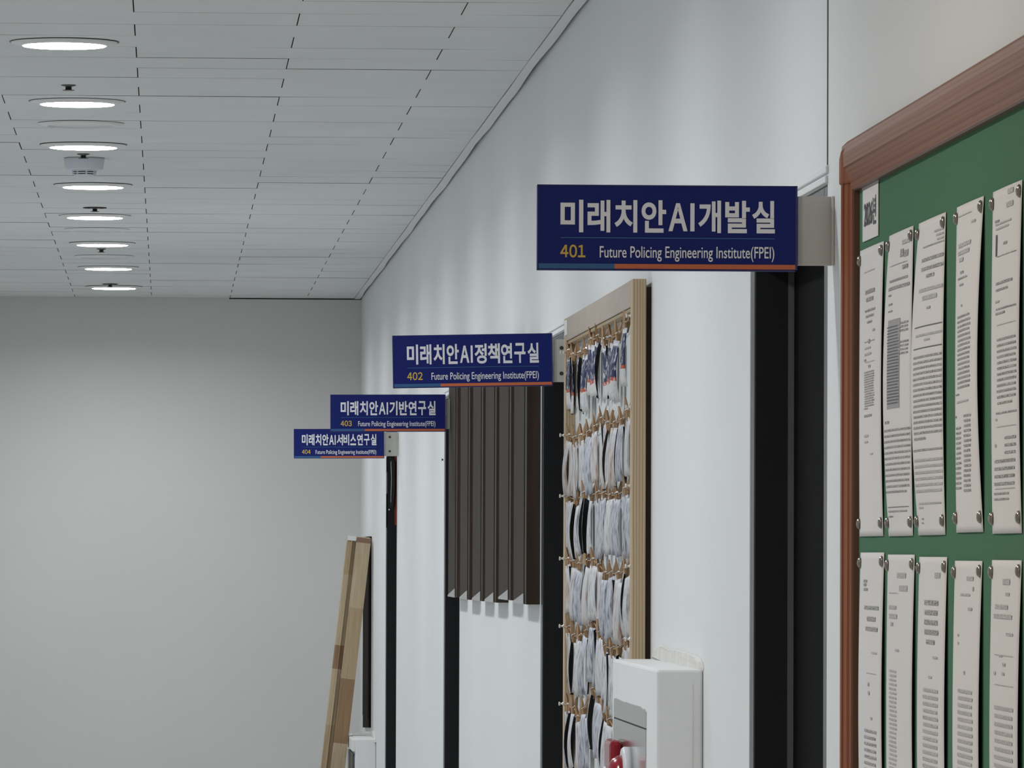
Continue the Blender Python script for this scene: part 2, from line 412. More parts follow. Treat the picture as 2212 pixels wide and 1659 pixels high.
# dark sealant joint running up the wall beside the nearest door
bm = NB(); yj = DOORS[401][0]; bx(bm, W - 0.0012, W + 0.001, yj - 0.004, yj + 0.001, on_wall(1788, 372)[1], H - 0.002)
struct('trim_2', bm, mat('joint_grey', (0.16, 0.15, 0.14, 1), 0.8), 'dark vertical joint in the wall above the nearest doorway', 'joint')

# ------------------------------------------------------------------ doors
def door(num, lab):
    a, b = DOORS[num]
    t = thing('door_%d' % (num - 400), lab, 'door', (W, (a + b) / 2, 0), kind='structure')
    L = (b - a) / 2; fw = 0.05; rec = 0.048
    bm = NB()
    for y0, y1 in ((-L, -L + fw), (L - fw, L)): bx(bm, 0.001, 0.14, y0 + 0.0005, y1 - 0.0005, 0, DT - 0.001)
    bx(bm, 0.001, 0.14, -L + fw, L - fw, DT - fw, DT - 0.001)
    obj('door_frame', bm, MT['frameblack'], t, bevel=0.002)
    bm = NB(); bx(bm, rec + 0.004, rec + 0.044, -L + fw + 0.003, L - fw - 0.003, 0.008, DT - fw - 0.003)
    leaf = obj('door_leaf', bm, MT['black'], t, bevel=0.002)
    bm = NB(); bx(bm, rec - 0.004, rec + 0.0035, L - fw - 0.003, L - fw - 0.0004, 0.01, DT - fw - 0.003); obj('seal', bm, MT['seal'], t)
    bm = NB()
    hy = L - fw - 0.07
    lathe(bm, [(0.026, 0.0), (0.026, -0.008), (0.010, -0.010), (0.010, -0.045)], (rec + 0.0035, hy, 0.88), 'X', 20)
    bx(bm, rec - 0.050, rec - 0.036, hy - 0.115, hy + 0.012, 0.87, 0.89)
    obj('door_handle', bm, MT['steel'], leaf, bevel=0.002)
    bm = NB()
    for s in (0, 1): bx(bm, -0.0035, 0.004, -L - 0.004 - 0.007 * s, L + 0.004, DT + 0.001 + 0.011 * s, DT + 0.0095 + 0.011 * s)
    obj('plaster_lip', bm, MT['wall'], t, bevel=0.0015)
    return t
door(401, 'black door in a black frame nearest the viewer, under the 401 sign')
door(402, 'black door beside the photo display board, under the 402 sign')
door(403, 'black door at the dark slatted panels, under the 403 sign')
door(404, 'farthest black door, under the 404 sign')

# ------------------------------------------------------------------ ceiling downlights
LX, LY = [], []
for px, py in ((139, 97.5), (167, 224.5), (180, 318), (201, 404), (205, 470), (221, 529), (234, 580.5), (246, 622.5)):
    x, y = on_ceil(px, py, 0.007); LX.append(x); LY.append(y)
step = (LY[-1] - LY[0]) / 7.0
def downlight(warm):
    t = bpy.data.objects.new('downlight', None); C.objects.link(t); t.empty_display_size = 0.05
    bm = NB(); lathe(bm, [(0.1035, 0.0), (0.1025, -0.0016), (0.083, -0.0075), (0.081, -0.0075)], n=48)
    obj('trim_ring', bm, MT['lampring'], t)
    bm = NB(); lathe(bm, [(0.1055, 0.0), (0.1055, -0.0006), (0.1037, -0.0006), (0.1037, 0.0)], n=48)
    obj('shadow_gap_ring', bm, MT['screw'], t)  # thin dark ring painted in for the shadow gap round the trim
    bm = NB(); lathe(bm, [(0.081, -0.0072), (0.079, -0.0085), (0.05, -0.0100), (0.015, -0.0105)], n=48)
    obj('lens', bm, MT['lens'], t)
    l = bpy.data.lights.new('downlight_glow', 'AREA'); l.shape = 'DISK'; l.size = 0.15
    l.energy = NEAR_W if warm else LAMP_W; l.color = WARM if warm else COOL; l.spread = math.radians(SPREAD)
    lo = bpy.data.objects.new('downlight_glow', l); C.objects.link(lo); lo.parent = t; lo.location = (0, 0, -0.013)
    return t
p_cool = downlight(False)
where = ['nearest of the eight in view', 'second from the viewer, just past a sprinkler', 'third from the viewer, just before the smoke detector',
         'fourth from the viewer, just past the smoke detector', 'fifth from the viewer', 'sixth from the viewer',
         'seventh from the viewer', 'last before the end wall']
for i in range(8):
    o = p_cool if i == 0 else dup(p_cool, (0, 0, 0))
    o.location = (LX[i], LY[i], H - 0.0012)
    tag(o, 'lit round recessed ceiling downlight, ' + where[i], 'ceiling light', 'lit downlights in the ceiling row')
p_warm = None
nx = sum(LX) / 8
for i in range(1, 9):
    y = LY[0] - step * i
    if y < YB + 0.5: break
    if i <= 3: o = dup(p_cool, (nx, y, H - 0.0012))
    else:
        if p_warm is None: p_warm = o = downlight(True)
        else: o = dup(p_warm, (0, 0, 0))
        o.location = (nx, y, H - 0.0012)
    tag(o, 'round ceiling downlight above the picture, %s before the nearest one in view' % ORD[i - 1], 'ceiling light', 'lit downlights above the picture')

# unlit round fixtures between the lamps
for i, (px, py, lb) in enumerate(((175, 268.5, 'between the second and third lit lamps'), (210, 496.5, 'between the fifth and sixth lit lamps'), (226, 554.5, 'between the sixth and seventh lit lamps'))):
    x, y = on_ceil(px, py, 0.003)
    t = thing('ceiling_fixture', 'unlit round white ceiling fixture ' + lb, 'ceiling fixture', (x, y, H - 0.0012), 'unlit round ceiling fixtures')
    bm = NB(); lathe(bm, [(0.099, 0.0), (0.0985, -0.0016), (0.082, -0.0070), (0.078, -0.0070), (0.077, -0.0020), (0.076, 0.0)], n=48); obj('trim_ring', bm, MT['lampring'], t)
    bm = NB(); lathe(bm, [(0.0765, -0.0004), (0.074, -0.0035), (0.01, -0.0042)], n=48); obj('cover_plate', bm, MT['ceil'], t)

# sprinklers
for i, (px, py, lb, slit) in enumerate(((148, 183, 'just before the second lit lamp', 0), (180, 332, 'right before the smoke detector', 0), (205, 448, 'with a dark open ring, before the fifth lit lamp', 1),
                                        (219, 537, 'just past the sixth lit lamp', 0), (238, 613, 'with a thin dark ring, before the last lit lamp', 1))):
    x, y = on_ceil(px, py)
    t = thing('sprinkler', 'small dark ceiling sprinkler head ' + lb, 'sprinkler', (x, y, H - 0.0012), 'sprinkler heads along the lamp row')
    bm = NB(); lathe(bm, [(0.0155, 0.0), (0.0155, -0.0012), (0.007, -0.0030), (0.0068, -0.0090), (0.0045, -0.0100)], n=24); obj('body', bm, MT['chrome'], t)
    bm = NB(); lathe(bm, [(0.0125, -0.0100), (0.0130, -0.0108), (0.0110, -0.0116)], n=24); obj('deflector', bm, MT['chrome'], t)
    if slit:
        bm = NB(); lathe(bm, [(0.034 - 0.005 * (i == 4), -0.0002), (0.034 - 0.005 * (i == 4), -0.0013), (0.02, -0.0013), (0.019, -0.0002)], n=32); obj('open_ring', bm, MT['void'], t)

# smoke detector
x, y = on_ceil(182, 341)
t = thing('smoke_detector', 'pale blue grey round smoke detector hanging below the ceiling panels', 'smoke detector', (x, y, H - 0.0012))
bm = NB(); lathe(bm, [(0.051, 0.0), (0.0505, -0.004), (0.047, -0.027), (0.044, -0.030)], n=40); obj('base', bm, MT['detector'], t)
bm = NB(); lathe(bm, [(0.033, -0.029), (0.031, -0.033)], n=40); lathe(bm, [(0.030, -0.0352), (0.029, -0.038)], n=40); lathe(bm, [(0.0285, -0.0400), (0.025, -0.0430), (0.012, -0.0465)], n=40)
sens = obj('sensor_head', bm, MT['detector'], t)
bm = NB(); lathe(bm, [(0.0255, -0.0305), (0.0245, -0.041)], n=40); obj('vent', bm, MT['void'], sens)
bm = NB()
for k in range(8):
    a = 2 * PI * k / 8 + 0.2
    bx(bm, -0.002, 0.002, -0.0008, 0.0008, -0.0405, -0.0325, 0, Matrix.Translation((0.0295 * math.cos(a), 0.0295 * math.sin(a), 0)) @ Matrix.Rotation(a + PI / 2, 4, 'Z'))
obj('vent_rib', bm, MT['detector'], sens)

# ------------------------------------------------------------------ projecting room signs
def sign(num, hangul, c, Y, tilt, lab, gap=True):
    x0, z1 = at_depth(c[0], c[1], Y); x1, z0 = at_depth(c[2], c[3], Y)
    w_, h_ = x1 - x0, z1 - z0
    t = thing('room_sign', lab, 'sign', (W, Y, z0), 'projecting blue room signs')
    Mx = Matrix.Translation((x1 - W, 0, 0)) @ Matrix.Rotation(-tilt, 4, 'Y')
    ox = -w_
    def P(u, v, d): return Mx @ Vector((ox + u * w_, d, v * h_))
    th = 0.014
    bm = NB(); bx(bm, ox, 0, -th / 2, th / 2, 0, h_, 0, Mx)
    pan = obj('sign_panel', bm, MT['navy'], t, bevel=0.0008)
    bm = NB()
    e = 0.006
    for u0, u1, v0, v1 in ((0, 1, 1 - 0.012, 1.0), (0, 1, 0, 0.012), (0, 0.004, 0, 1), (0.992, 1, 0, 1)):
        prism(bm, [(u0, v0), (u1, v0), (u1, v1), (u0, v1)], lambda u, v, d: P(u, v, d), -th / 2 - 0.0006, -th / 2 + 0.001)
    obj('sign_edge', bm, MT['navy_edge'], t)
    d = -th / 2 - 0.0007
    fn = lambda u, v: P(u, v, d)
    def bar(name, u0, u1, v0, v1, m):
        bm = NB(); prism(bm, [(u0, v0), (u1, v0), (u1, v1), (u0, v1)], lambda u, v, q: P(u, v, q), -th / 2 - 0.0008, -th / 2 + 0.0005); return obj(name, bm, m, t)
    bar('lower_teal_band', 0.006, 0.297, 0.018, 0.078, MT['teal'])
    bar('lower_orange_band', 0.297, 0.992, 0.020, 0.076, MT['orange'])
    bar('divider_line', 0.089, 0.911, 0.374, 0.386, MT['teal'])
    bm = NB()
    ws = [47 if ch == 'A' else 17 if ch == 'I' else 58 for ch in hangul]
    tot = sum(ws) - 9.0; u = 0.089; k = (0.913 - 0.089) / tot
    for ch, wd in zip(hangul, ws):
        gw = (41 if ch == 'A' else 9 if ch == 'I' else 53 if ch in '안발반서정책' else 49) * k
        v0, v1 = (0.462, 0.79) if ch in 'AI' else (0.443, 0.823)
        if ch == 'I': prism(bm, [(u, v0), (u + gw, v0), (u + gw, v1), (u, v1)], lambda a, b, q: P(a, b, q), d, d + 0.0005)
        else: letters(bm, WIDE.get(ch, ch), u, u + gw, v0, v1, fn, 0.030 if ch == 'A' else 0.028)
        u += wd * k
    obj('korean_lettering', bm, MT['white_ink'], t, fix=False)
    bm = NB(); latin(bm, str(num), 0.089, 0.185, 0.148, 0.298, fn, 0.022, 0.07); obj('room_number', bm, MT['gold'], t, fix=False)
    bm = NB(); letters(bm, 'Future Policing Engineering Institute(FPEI)', 0.240, 0.911, 0.106, 0.285, fn, 0.006); obj('english_lettering', bm, MT['white_ink'], t, fix=False)
    # bracket plate between the panel and the wall
    bz0, bz1 = h_ * 0.075, h_ * 0.885
    bm = NB(); bx(bm, x1 - W + 0.0008, -0.0006, 0.001, 0.011, bz0, bz1); br = obj('bracket', bm, MT['alu'], t, bevel=0.001)
    bm = NB(); bx(bm, -0.003, -0.0002, -0.011, 0.0005, bz0, bz1); obj('wall_flange', bm, MT['alu'], t, bevel=0.0008)
    if gap:
        for v in (0.20, 0.80):
            bm = NB(); xc = (x1 - W) * 0.62
            lathe(bm, [(0.0035, 0.001), (0.0035, -0.001), (0.002, -0.0022)], (xc, 0, bz0 + (bz1 - bz0) * v), 'Y', 14); obj('screw', bm, MT['screw'], br)
    return t
SY = 7.27
def sdist(wpx): return SY * 562.0 / wpx
sign(401, '미래치안AI개발실', (1160, 399, 1721, 587), 7.22, 0.0, 'largest navy room sign, reading 401, nearest the viewer', False)
sign(402, '미래치안AI정책연구실', (849.5, 718, 1194.5, 833.5), sdist(345.5), 0.021, 'navy room sign reading 402 beside the photo display board')
sign(403, '미래치안AI기반연구실', (714, 851, 962.5, 932.5), sdist(249), 0.006, 'navy room sign reading 403 left of the dark slatted panels')
sign(404, '미래치안AI서비스연구실', (635, 925.5, 830, 990), sdist(195.5), 0.006, 'smallest navy room sign, reading 404, partly behind the 403 sign')

# ------------------------------------------------------------------ green notice board
Yi = on_wall(1855, 900, 0.006)[0]; FWd = 0.056
Yo = Yi + FWd; ZT = on_wall(1830, 300, 0.018)[1]; ZB = ZT - 1.22; Yn = Yo - 2.42
t = thing('notice_board', 'large green felt notice board in a brown wooden frame at the right', 'notice board', (W, (Yo + Yn) / 2, ZB))
yc = (Yo + Yn) / 2; L = (Yo - Yn) / 2; HB = ZT - ZB
bm = NB(); bx(bm, -0.0055, -0.0005, -L + 0.03, L - 0.03, 0.03, HB - 0.03); obj('felt', bm, MT['green'], t)
PROF = [(0.0, 0.0006), (0.0, 0.013), (0.006, 0.0195), (0.016, 0.0215), (0.030, 0.0212), (0.0315, 0.0195), (0.044, 0.0170), (0.0475, 0.0150), (0.0545, 0.0135), (0.056, 0.0115), (0.056, 0.0006)]
def rail(name, fn, a, b, m):
    bm = NB()
    n = len(PROF)
    A = [bm.verts.new(fn(u, p, a(u))) for u, p in PROF]; B = [bm.verts.new(fn(u, p, b(u))) for u, p in PROF]
    bm.faces.new(A); bm.faces.new(B)
    for i in range(n):
        f = bm.faces.new((A[i], A[(i + 1) % n], B[(i + 1) % n], B[i]))
        if i == n - 2 or i == n - 3: f.material_index = 1
    return obj(name, bm, [m, MT['brown_in']], t)
rail('frame_stile', lambda u, p, s: V3(-p, L - u, s), lambda u: u, lambda u: HB - u, MT['brown'])
rail('frame_stile', lambda u, p, s: V3(-p, -L + u, s), lambda u: u, lambda u: HB - u, MT['brown'])
brh = stripe_mat('board_rail_brown', (0.21, 0.092, 0.053, 1), (0.26, 0.12, 0.075, 1), 60, 'Z', 0.42, (1, 0.04, 1))
rail('frame_rail', lambda u, p, s: V3(-p, s, HB - u), lambda u: -L + u, lambda u: L - u, brh)
rail('frame_rail', lambda u, p, s: V3(-p, s, u), lambda u: -L + u, lambda u: L - u, brh)
for sy in (1, -1):
    bm = NB()
    pr = [(0.0, 0.0), (0.0, 0.0145), (0.006, 0.0212), (0.016, 0.0232), (0.030, 0.0228), (0.046, 0.0185), (0.058, 0.0142), (0.058, 0.0)]
    prism(bm, pr, lambda u, p, s: V3(-p - 0.0002, sy * (L + 0.001 - u), s - (0.020 - 0.5 * u if s > HB - 0.03 and u < 0.04 else 0)), HB - 0.048, HB - 0.006)
    obj('corner_cap', bm, MT['brown'], t, bevel=0.002)

def sheet(name, Ys, Zs, pf, m, lab, cat, grp):         # sheet of paper on the board: Ys = (far, near), Zs = (top, bottom), pf(u, v) = height above the wall
    yc, zc = (Ys[0] + Ys[1]) / 2, (Zs[0] + Zs[1]) / 2
    nu, nv = 12, 44
    bm = NB(); g = []
    for i in range(nu + 1):
        col = []
        for j in range(nv + 1):
            u, v = i / nu, j / nv
            col.append([bm.verts.new((-pf(u, v) + q, Ys[0] + (Ys[1] - Ys[0]) * u - yc, Zs[0] + (Zs[1] - Zs[0]) * v - zc)) for q in (0, 0.00025)])
        g.append(col)
    for i in range(nu):
        for j in range(nv):
            for q in (0, 1):
                f = bm.faces.new((g[i][j][q], g[i + 1][j][q], g[i + 1][j + 1][q], g[i][j + 1][q])); f.smooth = True
    for i in range(nu):
        for j in (0, nv): bm.faces.new((g[i][j][0], g[i + 1][j][0], g[i + 1][j][1], g[i][j][1]))
    for j in range(nv):
        for i in (0, nu): bm.faces.new((g[i][j][0], g[i][j + 1][0], g[i][j + 1][1], g[i][j][1]))
    return tag(obj(name, bm, m, None, (W, yc, zc)), lab, cat, grp)

def seq(x0, x1, a, b, st, h, k): 
    out = []; y = a
    while y <= b + 0.1: out.append((x0 + random.uniform(-.6, .6), x1 + random.uniform(-1.5, .5), y, h, k)); y += st
    return out
D, G, S, K = 0, 1, 2, 3                               # dark broken print, light broken print, solid line, grey block
TXT = {
 (0, 0): [(1867, 1890, 585, 2, G), (1869, 1890, 629, 9, D), (1871, 1887, 646, 9, D), (1868, 1891, 669.5, 5, D), (1870, 1888, 682, 5, D), (1873, 1884, 695, 5, D), (1885, 1890, 712, 5, G), (1866, 1890, 737, 1.6, D), (1876, 1880, 737, 9, D), (1867, 1882, 752, 4, G), (1867, 1883, 765, 5, G), (1867, 1872, 779, 5, D), (1868, 1890, 781, 1.2, G), (1876, 1881, 791, 6, D)]
   + seq(1866, 1889, 803, 876, 5.2, 2.6, D) + [(1866, 1876, 883, 3, D), (1866, 1884, 898, 5, D), (1867, 1877, 942, 5, G), (1867, 1876, 955, 4, G), (1880, 1886, 980, 3, G)],
 (1, 0): [(1950, 1965, 521, 9, G), (1946, 1952, 546, 17, D), (1954, 1962, 546, 14, D), (1951, 1961, 575, 9, D), (1923, 1958, 570, 1.4, D), (1923, 1958, 603, 5, D), (1921, 1961, 619, 7, D), (1920, 1926, 639, 4, D), (1920, 1928, 658, 4, D), (1919, 1928, 673, 3, D), (1917, 1940, 786, 197, K)]
   + seq(1917.5, 1939, 706, 876, 6.6, 2.2, S) + seq(1945, 1961, 696, 720, 8.3, 4.2, D) + seq(1945, 1961, 737, 764, 8.3, 3.8, D) + [(1912, 1921, 913, 5.5, D)] + seq(1911, 1960, 928, 1051, 12.2, 4.2, D) + [(1914, 1955, 1062, 4, D), (1918, 1961, 1095, 1.3, S), (1919, 1958, 1104, 3.4, D), (1920, 1930, 1116, 3, D)],
 (2, 0): [(2020, 2038, 496, 4, G), (2024, 2038, 505, 4, G), (2026, 2038, 514, 4, G), (1996, 2038, 527, 2.6, D), (1994, 2035, 556, 7, D), (1993, 2034, 576, 7, D), (2003, 2017, 594, 7, D), (1990, 2035, 622, 7, G), (1996, 2021, 641, 9, G), (2004, 2010, 664, 5, D), (1981, 2034, 702, 2, S), (1984, 2028, 721, 4.5, G), (1999, 2008, 733, 4, G), (1979, 2034, 749, 2, S)]
   + seq(1978, 2033, 768, 934, 11.8, 4.4, D) + [(1975, 1998, 948, 5, D), (1975, 2031, 971, 4, D)] + seq(1977, 2031, 993, 1061, 13.4, 5, G) + [(1986, 2030, 1087, 3.4, G), (1986, 1995, 1097, 3, G), (1992, 1996, 1121, 3, D), (1992, 1996, 1130, 2.5, D)],
 (3, 0): [(2069, 2100, 463, 2, G), (2099, 2108, 477, 5, G), (2069, 2099, 527, 8, G), (2068, 2096, 544, 8, G), (2072, 2083, 561, 8, G), (2074, 2083, 588, 5, D), (2067, 2092, 600, 3.5, D), (2072, 2083, 615, 4, D), (2076, 2080, 660, 4, G)]
   + seq(2064, 2099, 682, 843, 10.2, 4, D) + [(2064, 2075, 853, 3, D), (2063, 2096, 867, 3.5, G), (2064, 2068, 901, 4, D), (2081, 2098, 897, 4, D)] + seq(2064, 2079, 925, 1063, 10.8, 4, D) + seq(2081.5, 2098, 908, 1063, 10.8, 4.4, D),
 (4, 0): [(2178, 2190, 411, 10, G), (2175, 2189, 440, 10, G), (2150, 2160, 478, 4, D), (2150, 2185, 480, 3.5, G), (2151, 2180, 491, 3.5, G), (2151.5, 2155, 531, 42, S), (2168, 2176, 524, 5, D), (2152, 2195, 548, 1.5, D), (2150, 2187, 608, 5, D), (2150, 2178, 624, 4, D), (2150, 2160, 652, 4, G), (2150, 2194, 663, 3, D), (2150, 2172, 676, 4, D), (2152, 2193, 698, 1.2, G)]
   + seq(2152, 2194, 730, 858, 12.5, 4.2, D) + [(2153, 2186, 869, 4, D), (2150, 2195, 890, 3.2, D), (2151, 2155, 907, 4, G), (2151, 2194, 920, 1.2, G), (2171, 2194, 944, 5, D), (2171, 2194, 960, 5, D), (2171, 2193, 976, 5, D), (2149, 2153, 963, 6, G)]
   + seq(2147, 2192, 995, 1046, 16.5, 5.5, D) + [(2148, 2192, 1055, 1.4, G), (2147, 2180, 1066, 3.6, D), (2147, 2180, 1078, 3.6, D)],
 (0, 1): [(1866, 1874, 1255, 6, D), (1866, 1872, 1263, 6, D), (1866, 1875, 1273, 6, D), (1867, 1897, 1313, 8, D), (1873, 1891, 1337, 10, D), (1870, 1895, 1359, 9, D), (1884, 1894, 1411, 4, G), (1872, 1892, 1455, 1.4, G), (1874, 1878, 1478, 8, G), (1875, 1879, 1497, 8, G), (1880, 1884, 1552, 6, G)] + seq(1867, 1892, 1580, 1690, 14, 6, D),
 (1, 1): [(1938, 1957, 1243, 11, G), (1943, 1960, 1271, 12, G), (1920, 1940, 1281, 1.4, G), (1920, 1937, 1312, 8, G), (1920, 1939, 1331, 10, G), (1924, 1930, 1348, 8, G), (1934, 1942, 1405, 5, G)] + seq(1920, 1938, 1450, 1690, 9.5, 4, G),
 (2, 1): [(2020, 2031, 1243, 11, G)] + seq(1997, 2026, 1302, 1367, 21.3, 10, D) + [(2001, 2019, 1387, 9, D), (2016, 2025, 1421, 5, G), (2006, 2013, 1463, 5, G)] + seq(1993, 2025, 1492, 1690, 15, 6.5, G),
 (3, 1): [(2089, 2103, 1250, 8, G), (2101, 2104, 1272, 8, G), (2075, 2096, 1285, 4.5, G), (2092, 2100, 1316, 6, G), (2069, 2072, 1372, 5, G), (2069, 2072, 1389, 5, G), (2081, 2085, 1453, 6, G)] + seq(2067, 2100, 1494, 1690, 15.5, 6.5, G),
 (4, 1): [(2167, 2182, 1257, 11, G), (2173, 2181, 1284, 6, G), (2149, 2178, 1311, 8, G), (2145, 2186, 1332, 8, G), (2174, 2188, 1371, 5, G), (2146, 2188, 1416, 1.4, G), (2158, 2166, 1417, 4, G), (2166, 2172, 1436, 6, G), (2147, 2152, 1454, 6, G), (2164, 2170, 1456, 5, G), (2147, 2188, 1481, 1.4, G)] + seq(2146, 2187, 1531, 1690, 18, 6.5, G),
}
PXS = [[(1857, 1908), (1920, 1972), (1984, 2042), (2066, 2124), (2144, 2207)], [(1858, 1909), (1917, 1975), (1985, 2045), (2062, 2121), (2142, 2206)]]
TOPS = [[532, 499, 471, 436, 402], [1193.5, 1198, 1203, 1211.5, 1210]]
BOTS = [[1158.5, 1158, 1156, 1150, 1152.5], None]
BULGE = [[(.001, .004, .5), (.009, .003, .6), (.011, .004, .6), (.002, .0085, .55), (.002, .004, .5)], [(.003, .004, .6), (.002, .004, .5), (.003, .004, .6), (.003, .005, .5), (.003, .005, .5)]]
COLN = ['farthest', 'second farthest', 'middle', 'second nearest', 'nearest']
LOOK = [['with a centred table', 'with a tall grey text block', 'with two ruled lines above long paragraphs', 'with two columns of print low down', 'with a dark bar near its top'],
        ['with three bold lines near its top', 'with a narrow column of pale print', 'with five bold stacked lines', 'with pale paragraphs and blank top', 'with two pale heading lines']]
tk = None
for row in (0, 1):
    for c in range(5):
        xa, xb = PXS[row][c]
        b0, b1, pk = BULGE[row][c]
        ya = on_wall(xa, (TOPS[row][c] + 1160) / 2 if row == 0 else 1430, 0.0068)[0]
        yb = on_wall(xb, (TOPS[row][c] + 1160) / 2 if row == 0 else 1430, 0.0068)[0]
        zt = on_wall((xa + xb) / 2, TOPS[row][c], 0.0068)[1]
        zb = on_wall((xa + xb) / 2, BOTS[row][c], 0.0068)[1] if row == 0 else zt - 0.307
        def pf(u, v, b0=b0, b1=b1, pk=pk):
            s = math.sin(PI * min(1, max(0, v)))
            return 0.0066 + s * (b0 * (1 - u) + b1 * u) * (0.7 + 0.3 * math.sin(PI * u)) + 0.0006 * math.sin(PI * u)
        rowname = 'upper' if row == 0 else 'lower'
        o = sheet('paper_sheet', (ya, yb), (zt, zb), pf, MT['paper'], '%s sheet, %s row of green notice board, %s' % (COLN[c], rowname, LOOK[row][c]), 'paper', 'printed sheets in two rows on the green board')
        bm = NB(); yc, zc = o.location.y, o.location.z
        for (x0, x1, yy, h, kind) in TXT[(c, row)]:
            # place each printed line on the bulged sheet
            v = 0.5; pl = 0.0068
            for _ in range(3):
                q0 = on_wall(x0, yy, pl)[0]; q1 = on_wall(x1, yy, pl)[0]; zm = on_wall((x0 + x1) / 2, yy, pl)[1]
                um = ((q0 + q1) / 2 - ya) / (yb - ya); v = (zm - zt) / (zb - zt); pl = pf(min(1, max(0, um)), v)
            u0, u1 = (q0 - ya) / (yb - ya), (q1 - ya) / (yb - ya)
            u0, u1 = max(0.015, u0), min(0.985, u1)
            hv = h * 6.4 / F / (zt - zb)
            if v + hv / 2 > 0.985: continue
            ns = max(1, int((u1 - u0) * 8)); nvs = max(1, int(hv * 14))
            lift = 0.0003 if kind == K else 0.0005
            gr = [[bm.verts.new((-pf(u0 + (u1 - u0) * i / ns, v - hv / 2 + hv * j / nvs) - lift, ya + (yb - ya) * (u0 + (u1 - u0) * i / ns) - yc, zt + (zb - zt) * (v - hv / 2 + hv * j / nvs) - zc)) for j in range(nvs + 1)] for i in range(ns + 1)]
            for i in range(ns):
                for j in range(nvs):
                    f = bm.faces.new((gr[i][j], gr[i + 1][j], gr[i + 1][j + 1], gr[i][j + 1])); f.material_index = kind
        obj('printed_text', bm, [MT['ink'], MT['ink_light'], MT['ink_solid'], MT['ink_grey']], o, fix=False)
        # a steel tack at each corner
        for (uu, vv, nm) in ((0.02, 0.035, 'upper far'), (0.95, 0.03, 'upper near'), (0.02, 0.955, 'lower far'), (0.95, 0.955, 'lower near')):
            if row == 1 and vv > 0.5: continue
            loc = (W - pf(uu, vv) - 0.0006, ya + (yb - ya) * uu, zt + (zb - zt) * vv)
            if tk is None:
                bm = NB(); lathe(bm, [(0.0040, 0.0004), (0.0060, 0.0), (0.0058, -0.0010), (0.0042, -0.0026), (0.0018, -0.0034)], (0, 0, 0), 'X', 18)
                tk = q = obj('thumbtack', bm, MT['tack'], None, loc)
            else: q = dup(tk, loc)
            tag(q, 'steel thumbtack, %s corner of the %s sheet, %s row' % (nm, COLN[c], rowname), 'thumbtack', 'steel thumbtacks on the green board')

# year label at the far top corner of the board
ya, yb = on_wall(1862.5, 460, 0.007)[0], on_wall(1896.5, 460, 0.007)[0]
zt, zb = on_wall(1880, 402, 0.007)[1], on_wall(1880, 516, 0.007)[1]
o = sheet('year_label', (ya, yb), (zt, zb), lambda u, v: 0.0066, MT['paper'], 'small white card printed 2026 in Korean at the far top of the green board', 'label', None)
q0, q1 = on_wall(1866.5, 456, 0.007)[0] - o.location.y, on_wall(1892, 456, 0.007)[0] - o.location.y
r0, r1 = on_wall(1879, 488, 0.007)[1] - o.location.z, on_wall(1879, 426, 0.007)[1] - o.location.z
bm = NB(); letters(bm, '2026년', 0, 1, 0, 1, lambda x, y: V3(-0.0072, q0 + (q1 - q0) * x, r0 + (r1 - r0) * y), 0.02)
obj('year_lettering', bm, MT['ink_solid'], o, fix=False)
bm = NB(); bx(bm, -0.0069, -0.00635, yb - o.location.y - 0.004, ya - o.location.y + 0.004, zt - o.location.z + 0.0002, zt - o.location.z + 0.004); obj('clear_film', bm, MT['plastic'], o)

# ------------------------------------------------------------------ photo display board with pegs and prints
TH = 0.030
PF = 0.030                                             # front of the frame above the wall
Yk0 = on_wall(1366, 700, PF)[0]; Yk1 = on_wall(1217.5, 1000, PF)[0]
Zk1 = on_wall(1366, 602.5, PF)[1]; Zk0 = Zk1 - 1.15
t = thing('display_board', 'tall pale wood framed board strung with pegs and photos on the right wall', 'display board', (W, (Yk0 + Yk1) / 2, Zk0))
L = (Yk1 - Yk0) / 2; HK = Zk1 - Zk0; SW = 0.045
bm = NB(); bx(bm, -0.0125, -0.0090, -L + 0.004, L - 0.004, 0.004, HK - 0.004); obj('backing', bm, MT['backing'], t)
gp = 0.0085                                            # the frame stands a little off the wall
for y0, y1 in ((-L, -L + SW), (L - SW, L)):
    bm = NB(); bx(bm, -PF, -gp, y0, y1, 0, HK); obj('stile', bm, MT['wood'], t, bevel=0.0008)
rl = on_wall(1366, 602.5, PF)[1] - on_wall(1366, 660, PF)[1]
for z0, z1 in ((HK - rl, HK), (0, rl)):
    bm = NB(); bx(bm, -PF + 0.0006, -gp, -L + SW, L - SW, z0, z1)
    obj('rail', bm, MT['woodface'], t, bevel=0.0008)
bm = NB(); bx(bm, -PF + 0.003, -0.0126, -L + SW, L - SW, HK - rl - 0.006, HK - rl - 0.001); obj('inner_bead', bm, MT['wood'], t)
bm = NB(); bx(bm, -gp, -0.0004, -L + 0.010, L - 0.05, 0.02, HK - 0.012); obj('spacer', bm, MT['panel'], t)
bm = NB(); bx(bm, -PF - 0.0006, -PF + 0.0004, L - 0.090, L - 0.018, HK - rl + 0.010, HK - 0.004); obj('tape_sticker', bm, MT['sticker'], t)

